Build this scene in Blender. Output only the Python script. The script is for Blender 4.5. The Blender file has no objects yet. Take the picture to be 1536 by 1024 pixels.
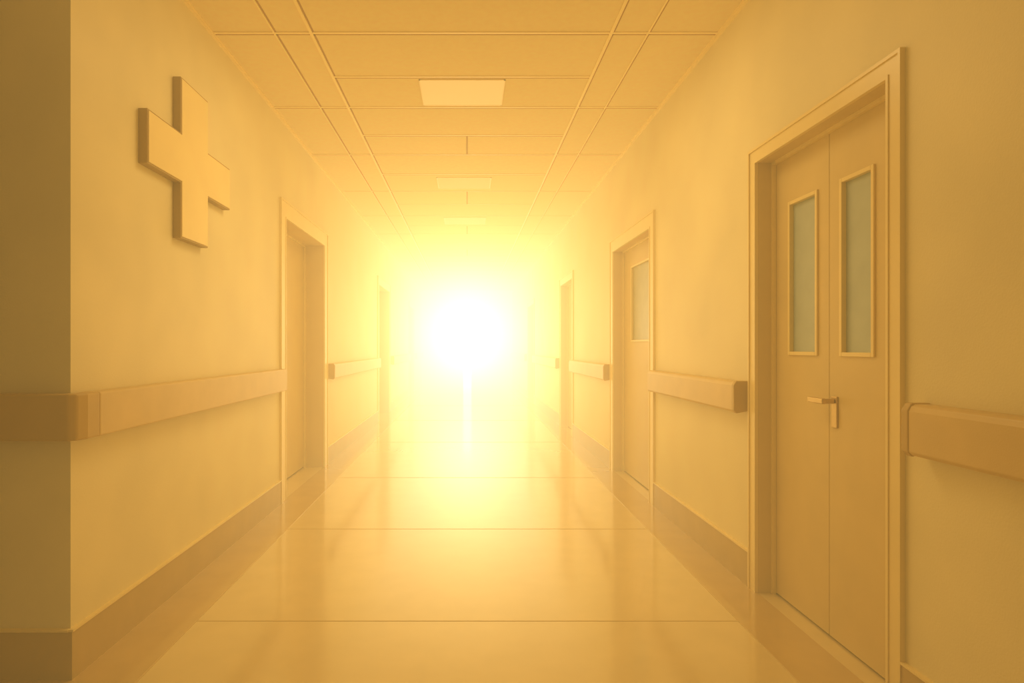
import bpy, bmesh, math, random
from mathutils import Vector
random.seed(3)
S=bpy.context.scene
AL=1.46; AR=1.44; CH=3.01; EYE=1.22; END=20.0; CY=2.306
try:
    S.view_settings.view_transform='Standard'
    S.view_settings.look='None'
except Exception as e: print(e)

# ---------- materials ----------
def mat(name,col,rough=.6,spec=.3,var=.04,scale=3.0,bump=.0,bscale=200,coat=0.0,emit=None,es=0,metal=0):
    m=bpy.data.materials.new(name); m.use_nodes=True
    n=m.node_tree.nodes; l=m.node_tree.links
    b=n['Principled BSDF']
    tc=n.new('ShaderNodeTexCoord'); ns=n.new('ShaderNodeTexNoise')
    ns.inputs['Scale'].default_value=scale; ns.inputs['Detail'].default_value=2
    l.new(tc.outputs['Object'],ns.inputs['Vector'])
    r=n.new('ShaderNodeValToRGB')
    r.color_ramp.elements[0].position=.3; r.color_ramp.elements[1].position=.7
    r.color_ramp.elements[0].color=[max(0,c*(1-var)) for c in col]+[1]
    r.color_ramp.elements[1].color=[min(1,c*(1+var)) for c in col]+[1]
    l.new(ns.outputs['Fac'],r.inputs['Fac']); l.new(r.outputs['Color'],b.inputs['Base Color'])
    b.inputs['Roughness'].default_value=rough; b.inputs['Specular IOR Level'].default_value=spec
    b.inputs['Coat Weight'].default_value=coat; b.inputs['Coat Roughness'].default_value=.11
    b.inputs['Metallic'].default_value=metal
    if bump>0:
        n2=n.new('ShaderNodeTexNoise'); n2.inputs['Scale'].default_value=bscale; n2.inputs['Detail'].default_value=1
        l.new(tc.outputs['Object'],n2.inputs['Vector'])
        bp=n.new('ShaderNodeBump'); bp.inputs['Strength'].default_value=bump; bp.inputs['Distance'].default_value=.002
        l.new(n2.outputs['Fac'],bp.inputs['Height']); l.new(bp.outputs['Normal'],b.inputs['Normal'])
    if emit:
        b.inputs['Emission Color'].default_value=list(emit)+[1]; b.inputs['Emission Strength'].default_value=es
    return m
M_wall=mat('wall_paint',(.81,.705,.44),.5,.35,.06,2.0,.25,160)
M_ceil=mat('ceiling_tile',(.85,.70,.39),.8,.2,.03,30,.2,220)
M_grid=mat('ceiling_grid_metal',(.97,.78,.40),.35,.5,.02)
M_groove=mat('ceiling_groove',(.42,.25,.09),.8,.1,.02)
M_floor=mat('vinyl_floor',(.71,.56,.285),.14,.75,.03,5,0,90,.8)
M_fborder=mat('vinyl_floor_border',(.56,.385,.15),.15,.65,.04,5,0,90,.7)
M_joint=mat('floor_joint',(.66,.49,.23),.25,.5,.02)
M_base=mat('baseboard_vinyl',(.52,.365,.145),.4,.45,.04,6)
M_rail=mat('handrail_vinyl',(.67,.485,.22),.38,.45,.04,6,.15,200)
M_railend=mat('handrail_cap',(.54,.365,.13),.4,.4,.04,6)
M_door=mat('door_laminate',(.69,.525,.24),.42,.4,.04,4,.15,180)
M_frame=mat('door_frame_paint',(.85,.68,.33),.35,.5,.03,4)
M_gap=mat('door_gap',(.2,.12,.05),.8,.1,.02)
M_glass=mat('frosted_glass',(.38,.45,.46),.25,.5,.05,8)
M_glass_glow=mat('frosted_glass_glow_tint',(.42,.39,.26),.3,.4,.06,8)  # frosted glass with the corridor's warm glow painted into its colour
M_metal=mat('brushed_metal',(.62,.46,.24),.3,.5,.03,40,metal=.7)
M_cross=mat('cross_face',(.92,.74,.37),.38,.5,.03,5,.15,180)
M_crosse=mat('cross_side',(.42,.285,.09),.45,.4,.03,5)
def mlight(i,es): return mat('light_diffuser_%d'%i,(.85,.7,.42),.5,.2,.01,emit=(1,.74,.28),es=es)
M_exit=mat('daylight_glazing',(.9,.9,.8),.5,.2,.01,emit=(1,.87,.55),es=2.0)
M_streak=mat('streak_emitter',(.9,.9,.8),.5,.2,.01,emit=(1,.88,.6),es=26)

# ---------- mesh helpers ----------
class MB:
    def __init__(s): s.v=[];s.f=[];s.m=[]
    def box(s,x0,x1,y0,y1,z0,z1,mi=0):
        x0,x1=sorted((x0,x1));y0,y1=sorted((y0,y1));z0,z1=sorted((z0,z1))
        b=len(s.v)
        s.v+=[(x0,y0,z0),(x1,y0,z0),(x1,y1,z0),(x0,y1,z0),(x0,y0,z1),(x1,y0,z1),(x1,y1,z1),(x0,y1,z1)]
        for f in ((0,3,2,1),(4,5,6,7),(0,1,5,4),(1,2,6,5),(2,3,7,6),(3,0,4,7)):
            s.f.append([b+i for i in f]); s.m.append(mi)
        return s
    def prism(s,pts,axis,c0,c1,mi=0,ms=None):
        b=len(s.v);n=len(pts)
        def P(p,c):
            return {'z':(p[0],p[1],c),'x':(c,p[0],p[1]),'y':(p[0],c,p[1])}[axis]
        s.v+=[P(p,c0) for p in pts]+[P(p,c1) for p in pts]
        s.f.append([b+i for i in range(n)][::-1]); s.m.append(mi)
        s.f.append([b+n+i for i in range(n)]); s.m.append(mi)
        for i in range(n):
            j=(i+1)%n
            s.f.append([b+i,b+j,b+n+j,b+n+i]); s.m.append(mi if ms is None else ms)
        return s
    def make(s,name,mats,parent=None,bevel=0,seg=2,smooth=False):
        o=Vector(parent.location) if parent else Vector((0,0,0))
        me=bpy.data.meshes.new(name)
        me.from_pydata([tuple(Vector(v)-o) for v in s.v],[],s.f)
        for m in mats: me.materials.append(m)
        for p,mi in zip(me.polygons,s.m): p.material_index=mi
        bm=bmesh.new(); bm.from_mesh(me); bmesh.ops.recalc_face_normals(bm,faces=bm.faces); bm.to_mesh(me); bm.free()
        ob=bpy.data.objects.new(name,me); S.collection.objects.link(ob)
        if parent: ob.parent=parent
        if bevel:
            md=ob.modifiers.new('bevel','BEVEL'); md.width=bevel; md.segments=seg; md.limit_method='ANGLE'
        return ob
def empty(name,loc):
    e=bpy.data.objects.new(name,None); e.location=loc; e.empty_display_size=.2
    S.collection.objects.link(e); return e

# ---------- doors spec ----------
doors=[
 (1, 2.06,3.18,2.205,.075,.085,2,[(2.345,2.555,1.185,1.90),(2.725,2.965,1.185,1.90)],'lever'),
 (1, 4.80,6.27,2.27,.12,.10,1,[(5.27,5.87,1.27,1.97)],None),
 (1, 8.48,9.70,2.26,.11,.10,1,[],None),
 (1, 13.4,14.9,2.26,.11,.10,1,[],None),
 (-1,4.87,6.50,2.385,.14,.20,1,[],'pull'),
 (-1,10.16,11.8,2.38,.14,.20,1,[],None),
 (-1,15.6,17.2,2.38,.14,.20,1,[],None),
]
T=.32
def wall(side,a,ystart,name):
    mb=MB(); y=ystart; X0=side*a; X1=side*(a+T)
    for d in sorted([d for d in doors if d[0]==side],key=lambda d:d[1]):
        o0=d[1]+d[4]-.03; o1=d[2]-d[4]+.03; oh=d[3]-d[4]+.03
        mb.box(X0,X1,y,o0,0,CH); mb.box(X0,X1,o0,o1,oh,CH); y=o1
    mb.box(X0,X1,y,END,0,CH)
    return mb.make(name,[M_wall])
wall(1,AR,-1.6,'wall_right')
wall(-1,AL,CY,'wall_left')
MB().box(-4.2,-AL-T,CY,CY+.25,0,CH).make('wall_front_left',[M_wall])
MB().box(-AL-T,AR+T,END,END+.2,0,CH).make('wall_end',[M_wall])

# ---------- ceiling ----------
rows=[2.99,3.57,4.15,4.68,5.30,5.83,6.49,7.2,7.87,8.55,9.25,9.95,10.8,11.5,12.3,13.1,13.9,14.7,15.5,16.3,17.1,17.9,18.7,19.4]
MB().box(-4.2,AR+T,-1.6,END,CH,CH+.15).make('ceiling',[M_ceil])
g=MB()
for x in (-1.10,-.89,.82,1.03):
    w=.009 if abs(x)<1 else .005
    g.box(x-w,x+w,-1.6,END,CH-.006,CH,0)
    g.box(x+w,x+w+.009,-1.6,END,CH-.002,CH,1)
for i,y in enumerate(rows):
    x0,x1=(-AL,AR) if i%2==1 else (-.89,.82)
    g.box(x0,x1,y-.009,y+.009,CH-.005,CH,0)
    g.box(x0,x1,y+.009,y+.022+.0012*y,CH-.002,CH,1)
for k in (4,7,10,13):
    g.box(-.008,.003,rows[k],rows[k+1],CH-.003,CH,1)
g.box(-AL,-AL+.018,CY,END,CH-.02,CH,0); g.box(AR-.018,AR,-1.6,END,CH-.02,CH,0)
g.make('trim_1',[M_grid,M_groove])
for i,(y0,y1,es) in enumerate(((4.195,4.64,.18),(6.62,7.08,.0),(8.66,9.14,.0))):
    p=empty('ceiling_light',(-.035,(y0+y1)/2,CH-.008))
    mb=MB(); x0,x1=-.325,.255; w=.008
    mb.box(x0,x1,y0,y0+w,CH-.006,CH-.001).box(x0,x1,y1-w,y1,CH-.006,CH-.001).box(x0,x0+w,y0,y1,CH-.006,CH-.001).box(x1-w,x1,y0,y1,CH-.006,CH-.001)
    mb.make('housing',[M_grid],p)
    MB().box(x0+w,x1-w,y0+w,y1-w,CH-.005,CH-.001).make('diffuser',[mlight(i+1,es)],p)

# ---------- floor ----------
MB().box(-4.2,AR+T,-1.6,END,-.1,0).make('floor',[M_floor])
fb=MB(); fb.box(-AL,-1.205,CY,END,0,.0015); fb.box(1.205,AR,-1.6,END,0,.0015)
fb.box(-4.2,-1.205,CY-.255,CY,0,.0015)
fb.make('trim_2',[M_fborder])
fj=MB()
for y in (1.6,2.79,4.20,5.85,8.02,10.4,13,16): fj.box(-1.205,1.205,y-.002,y+.002,0,.0012)
for x in (-1.205,1.205): fj.box(x-.002,x+.002,CY-.25,END,0,.0022)
fj.make('trim_3',[M_joint])

# ---------- baseboards ----------
def segs(side,ys,ye):
    out=[];y=ys
    for d in sorted([d for d in doors if d[0]==side],key=lambda d:d[1]):
        out.append((y,d[1])); y=d[2]
    out.append((y,ye)); return out
BH=.185
b=MB()
for y0,y1 in segs(-1,CY-.014,END): b.box(-AL,-AL+.014,y0,y1,0,BH-.008,0); b.box(-AL,-AL+.018,y0,y1,BH-.008,BH,1)
b.make('baseboard_left',[M_base,M_frame])
b=MB()
for y0,y1 in segs(1,-1.6,END): b.box(AR,AR-.014,y0,y1,0,BH-.008,0); b.box(AR,AR-.018,y0,y1,BH-.008,BH,1)
b.make('baseboard_right',[M_base,M_frame])
b=MB(); b.box(-4.2,-AL,CY-.014,CY,0,BH-.008,0); b.box(-4.2,-AL,CY-.018,CY,BH-.008,BH,1)
b.make('baseboard_front_left',[M_base,M_frame])

# ---------- handrails ----------
RZ0,RZ1=.882,1.042; P=.07
def rail(side,a,y0,y1,cap=True):
    e=empty('handrail',(side*(a-P/2),(y0+y1)/2,(RZ0+RZ1)/2))
    x=lambda d:side*(a-d)
    prof=[(x(0.0),RZ0+.012),(x(P-.012),RZ0),(x(P),RZ0+.012),(x(P),RZ1-.022),(x(P-.008),RZ1-.006),(x(P-.02),RZ1),(x(0),RZ1)]
    m=MB(); m.prism(prof,'y',y0+(.03 if cap else 0),y1)
    m.make('rail_body',[M_rail],e,.003)
    if cap:
        m=MB(); pr=[(x(0.0),RZ0+.008),(x(P-.012),RZ0-.004),(x(P+.003),RZ0+.012),(x(P+.003),RZ1-.018),(x(P-.01),RZ1+.003),(x(0),RZ1+.003)]
        m.prism(pr,'y',y0,y0+.03); m.make('end_cap',[M_railend],e,.004)
    return e
near=rail(1,AR,-1.6,1.965,False)
MB().prism([(AR,RZ0+.008),(AR-P+.012,RZ0-.004),(AR-P-.003,RZ0+.012),(AR-P-.003,RZ1-.018),(AR-P+.01,RZ1+.003),(AR,RZ1+.003)],'y',1.945,1.975).make('end_cap',[M_railend],near,.004)
rail(1,AR,3.215,4.77)
rail(1,AR,6.30,8.46); rail(1,AR,9.74,13.3); rail(1,AR,15.0,19.8)
rail(-1,AL,6.56,10.1); rail(-1,AL,11.9,15.5); rail(-1,AL,17.3,19.8)
e=empty('handrail',(-AL-.3,CY,(RZ0+RZ1)/2))
m=MB(); m.prism([(-AL,2.37),(-AL+P,2.37),(-AL+P,4.84),(-AL,4.84)],'z',.882,1.05)
m.make('rail_body_side',[M_rail],e,.008,3)
m=MB(); m.prism([(-AL,2.372),(-AL,CY),(-4.2,CY),(-4.2,CY-P),(-AL+.035,CY-P),(-AL+.058,CY-P+.015),(-AL+P,CY-.01),(-AL+P,2.372)],'z',.882,1.05)
m.make('rail_body_front',[M_railend],e,.008,3)

# ---------- doors ----------
for k,(sd,y0,y1,H,tw,r,nl,wins,hd) in enumerate(doors):
    a=AR if sd>0 else AL
    e=empty('door_%d'%(k+1),(sd*(a+r),(y0+y1)/2,0))
    X=lambda d:sd*(a+d)
    i0,i1,ih=y0+tw,y1-tw,H-tw
    m=MB()
    for (ya,yb,za,zb) in ((y0,i0,0,H),(i1,y1,0,H),(i0,i1,ih,H)):
        m.box(X(-.012),X(.0),ya,yb,za,zb)
    w=.012
    m.box(X(-.018),X(-.012),y0,y0+w,0,H).box(X(-.018),X(-.012),y1-w,y1,0,H).box(X(-.018),X(-.012),y0+w,y1-w,H-w,H)
    m.box(X(-.016),X(-.012),i0-w,i0,0,ih+w).box(X(-.016),X(-.012),i1,i1+w,0,ih+w).box(X(-.016),X(-.012),i0,i1,ih,ih+w)
    m.make('architrave',[M_frame],e)
    m=MB()
    m.box(X(.0005),X(r+.07),i0-.029,i0,0,ih+.029).box(X(.0005),X(r+.07),i1,i1+.029,0,ih+.029).box(X(.0005),X(r+.07),i0,i1,ih,ih+.029)
    m.make('jamb',[M_door],e)
    st=.014; m=MB()
    m.box(X(r-.02),X(r-.001),i0,i0+st,0,ih).box(X(r-.02),X(r-.001),i1-st,i1,0,ih).box(X(r-.02),X(r-.001),i0+st,i1-st,ih-st,ih)
    m.make('stop_bead',[M_frame],e)
    MB().box(X(r+.05),X(r+.06),i0,i1,0,ih).make('backing',[M_gap],e)
    edges=[i0,i1] if nl==1 else [i0,2.64,i1]
    for li in range(nl):
        a0,a1=edges[li]+.002,edges[li+1]-.002
        z0,z1=.008,ih-.004
        m=MB(); cw=[w_ for w_ in wins if w_[0]>a0 and w_[1]<a1]
        if cw:
            wy0,wy1,wz0,wz1=cw[0]
            m.box(X(r),X(r+.045),a0,wy0,z0,z1).box(X(r),X(r+.045),wy1,a1,z0,z1)
            m.box(X(r),X(r+.045),wy0,wy1,z0,wz0).box(X(r),X(r+.045),wy0,wy1,wz1,z1)
            m.make('leaf_%d'%(li+1),[M_door],e)
            q=MB(); bw=.013
            for (ya,yb,za,zb) in ((wy0-.004,wy0+bw,wz0-.004,wz1+.004),(wy1-bw,wy1+.004,wz0-.004,wz1+.004),(wy0+bw,wy1-bw,wz0-.004,wz0+bw),(wy0+bw,wy1-bw,wz1-bw,wz1+.004)):
                q.box(X(r-.008),X(r+.02),ya,yb,za,zb)
            q.make('glazing_bead_%d'%(li+1),[M_frame],e,.002)
            MB().box(X(r+.012),X(r+.02),wy0+bw-.003,wy1-bw+.003,wz0+bw-.003,wz1-bw+.003).make('glass_%d'%(li+1),[M_glass if k==0 else M_glass_glow],e)
        else:
            m.box(X(r),X(r+.045),a0,a1,z0,z1); m.make('leaf_%d'%(li+1),[M_door],e)
    if hd=='lever':
        q=MB(); q.box(X(r-.008),X(r),2.575,2.615,.885,1.015); q.make('handle_plate',[M_metal],e,.003)
        q=MB(); q.box(X(r-.05),X(r-.008),2.585,2.605,.985,1.005)
        q.box(X(r-.062),X(r-.044),2.585,2.70,.983,1.007); q.make('handle_lever',[M_metal],e,.005,3)

# ---------- cross sign ----------
e=empty('cross_sign',(-AL+.02,3.26,2.157))
ya,yb,yc,yd=2.78,3.105,3.43,3.745; za,zb,zc,zd=1.76,2.035,2.28,2.56
def cr(i): return [(yb+i,za+i),(yc-i,za+i),(yc-i,zb+i),(yd-i,zb+i),(yd-i,zc-i),(yc-i,zc-i),(yc-i,zd-i),(yb+i,zd-i),(yb+i,zc-i),(ya+i,zc-i),(ya+i,zb+i),(yb+i,zb+i)]
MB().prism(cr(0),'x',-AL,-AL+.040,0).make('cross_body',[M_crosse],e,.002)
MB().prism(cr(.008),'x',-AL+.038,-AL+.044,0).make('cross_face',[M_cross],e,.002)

# ---------- glazed exit at the far end ----------
e=empty('window_1',(0,END-.05,1.4))
MB().box(-AL,-.13,END-.03,END-.01,0.0,CH).box(.13,AR,END-.03,END-.01,0.0,CH).box(-.13,.13,END-.03,END-.01,2.2,CH).make('glazing',[M_exit],e)
MB().box(-.13,.13,END-.03,END-.01,0.0,2.2).make('streak_strip',[M_streak],e)  # narrow emitter added so the floor reflects a bright vertical streak

# ---------- end glow and halo put in as a self-lit volume, denser toward far end ----------
ho=MB().box(-AL+.02,AR-.02,-1.5,END-.1,.004,CH-.022).make('glow_volume',[])
hm=bpy.data.materials.new('warm_glow_volume'); hm.use_nodes=True
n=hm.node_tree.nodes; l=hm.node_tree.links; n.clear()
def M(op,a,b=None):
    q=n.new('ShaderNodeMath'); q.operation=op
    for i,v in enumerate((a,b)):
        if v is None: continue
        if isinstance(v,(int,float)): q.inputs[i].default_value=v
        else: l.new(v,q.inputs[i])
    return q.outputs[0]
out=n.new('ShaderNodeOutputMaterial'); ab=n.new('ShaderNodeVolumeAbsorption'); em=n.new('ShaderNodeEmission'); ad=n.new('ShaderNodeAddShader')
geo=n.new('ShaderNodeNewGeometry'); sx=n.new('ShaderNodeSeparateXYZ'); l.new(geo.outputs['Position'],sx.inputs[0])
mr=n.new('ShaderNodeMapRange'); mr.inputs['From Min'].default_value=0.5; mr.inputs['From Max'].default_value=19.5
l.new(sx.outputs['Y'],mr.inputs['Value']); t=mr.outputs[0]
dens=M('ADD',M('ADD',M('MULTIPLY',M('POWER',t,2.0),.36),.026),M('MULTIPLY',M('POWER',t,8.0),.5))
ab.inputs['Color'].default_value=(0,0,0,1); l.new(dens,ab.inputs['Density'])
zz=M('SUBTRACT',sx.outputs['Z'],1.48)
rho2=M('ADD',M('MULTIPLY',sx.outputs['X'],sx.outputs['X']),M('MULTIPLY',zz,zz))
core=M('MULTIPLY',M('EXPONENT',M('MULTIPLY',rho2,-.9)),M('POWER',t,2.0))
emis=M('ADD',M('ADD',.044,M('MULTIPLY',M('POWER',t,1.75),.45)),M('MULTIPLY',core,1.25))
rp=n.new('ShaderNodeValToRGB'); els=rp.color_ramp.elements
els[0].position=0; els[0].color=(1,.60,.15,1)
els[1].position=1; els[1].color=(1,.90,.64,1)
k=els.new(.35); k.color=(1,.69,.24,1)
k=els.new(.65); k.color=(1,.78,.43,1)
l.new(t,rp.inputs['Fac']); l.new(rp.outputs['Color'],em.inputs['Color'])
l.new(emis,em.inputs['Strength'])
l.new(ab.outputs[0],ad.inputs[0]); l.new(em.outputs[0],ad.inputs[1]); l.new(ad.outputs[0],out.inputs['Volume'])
try: hm.cycles.volume_step_rate=2.5
except Exception as ex: print(ex)
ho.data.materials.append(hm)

# ---------- lights ----------
def area(name,loc,rot,sx_,sy_,pw,col):
    L=bpy.data.lights.new(name,'AREA'); L.shape='RECTANGLE'; L.size=sx_; L.size_y=sy_; L.energy=pw; L.color=col
    o=bpy.data.objects.new(name,L); o.location=loc; o.rotation_euler=rot; S.collection.objects.link(o); return o
area('near_fill_area',(0,3.6,CH-.02),(0,0,0),1.2,.7,17,(1,.77,.36))  # added fill for the near corridor, not a fixture of the ceiling
W=bpy.data.worlds.new('world'); S.world=W; W.use_nodes=True
W.node_tree.nodes['Background'].inputs['Color'].default_value=(1,.75,.33,1)
W.node_tree.nodes['Background'].inputs['Strength'].default_value=.125

# ---------- camera ----------
c=bpy.data.cameras.new('camera'); c.sensor_width=36; c.lens=940/1536*36
c.shift_x=(768-701)/1536; c.shift_y=(520-512)/1536; c.clip_start=.05
co=bpy.data.objects.new('camera',c); co.location=(0,0,EYE); co.rotation_euler=(math.radians(90),0,0)
S.collection.objects.link(co); S.camera=co
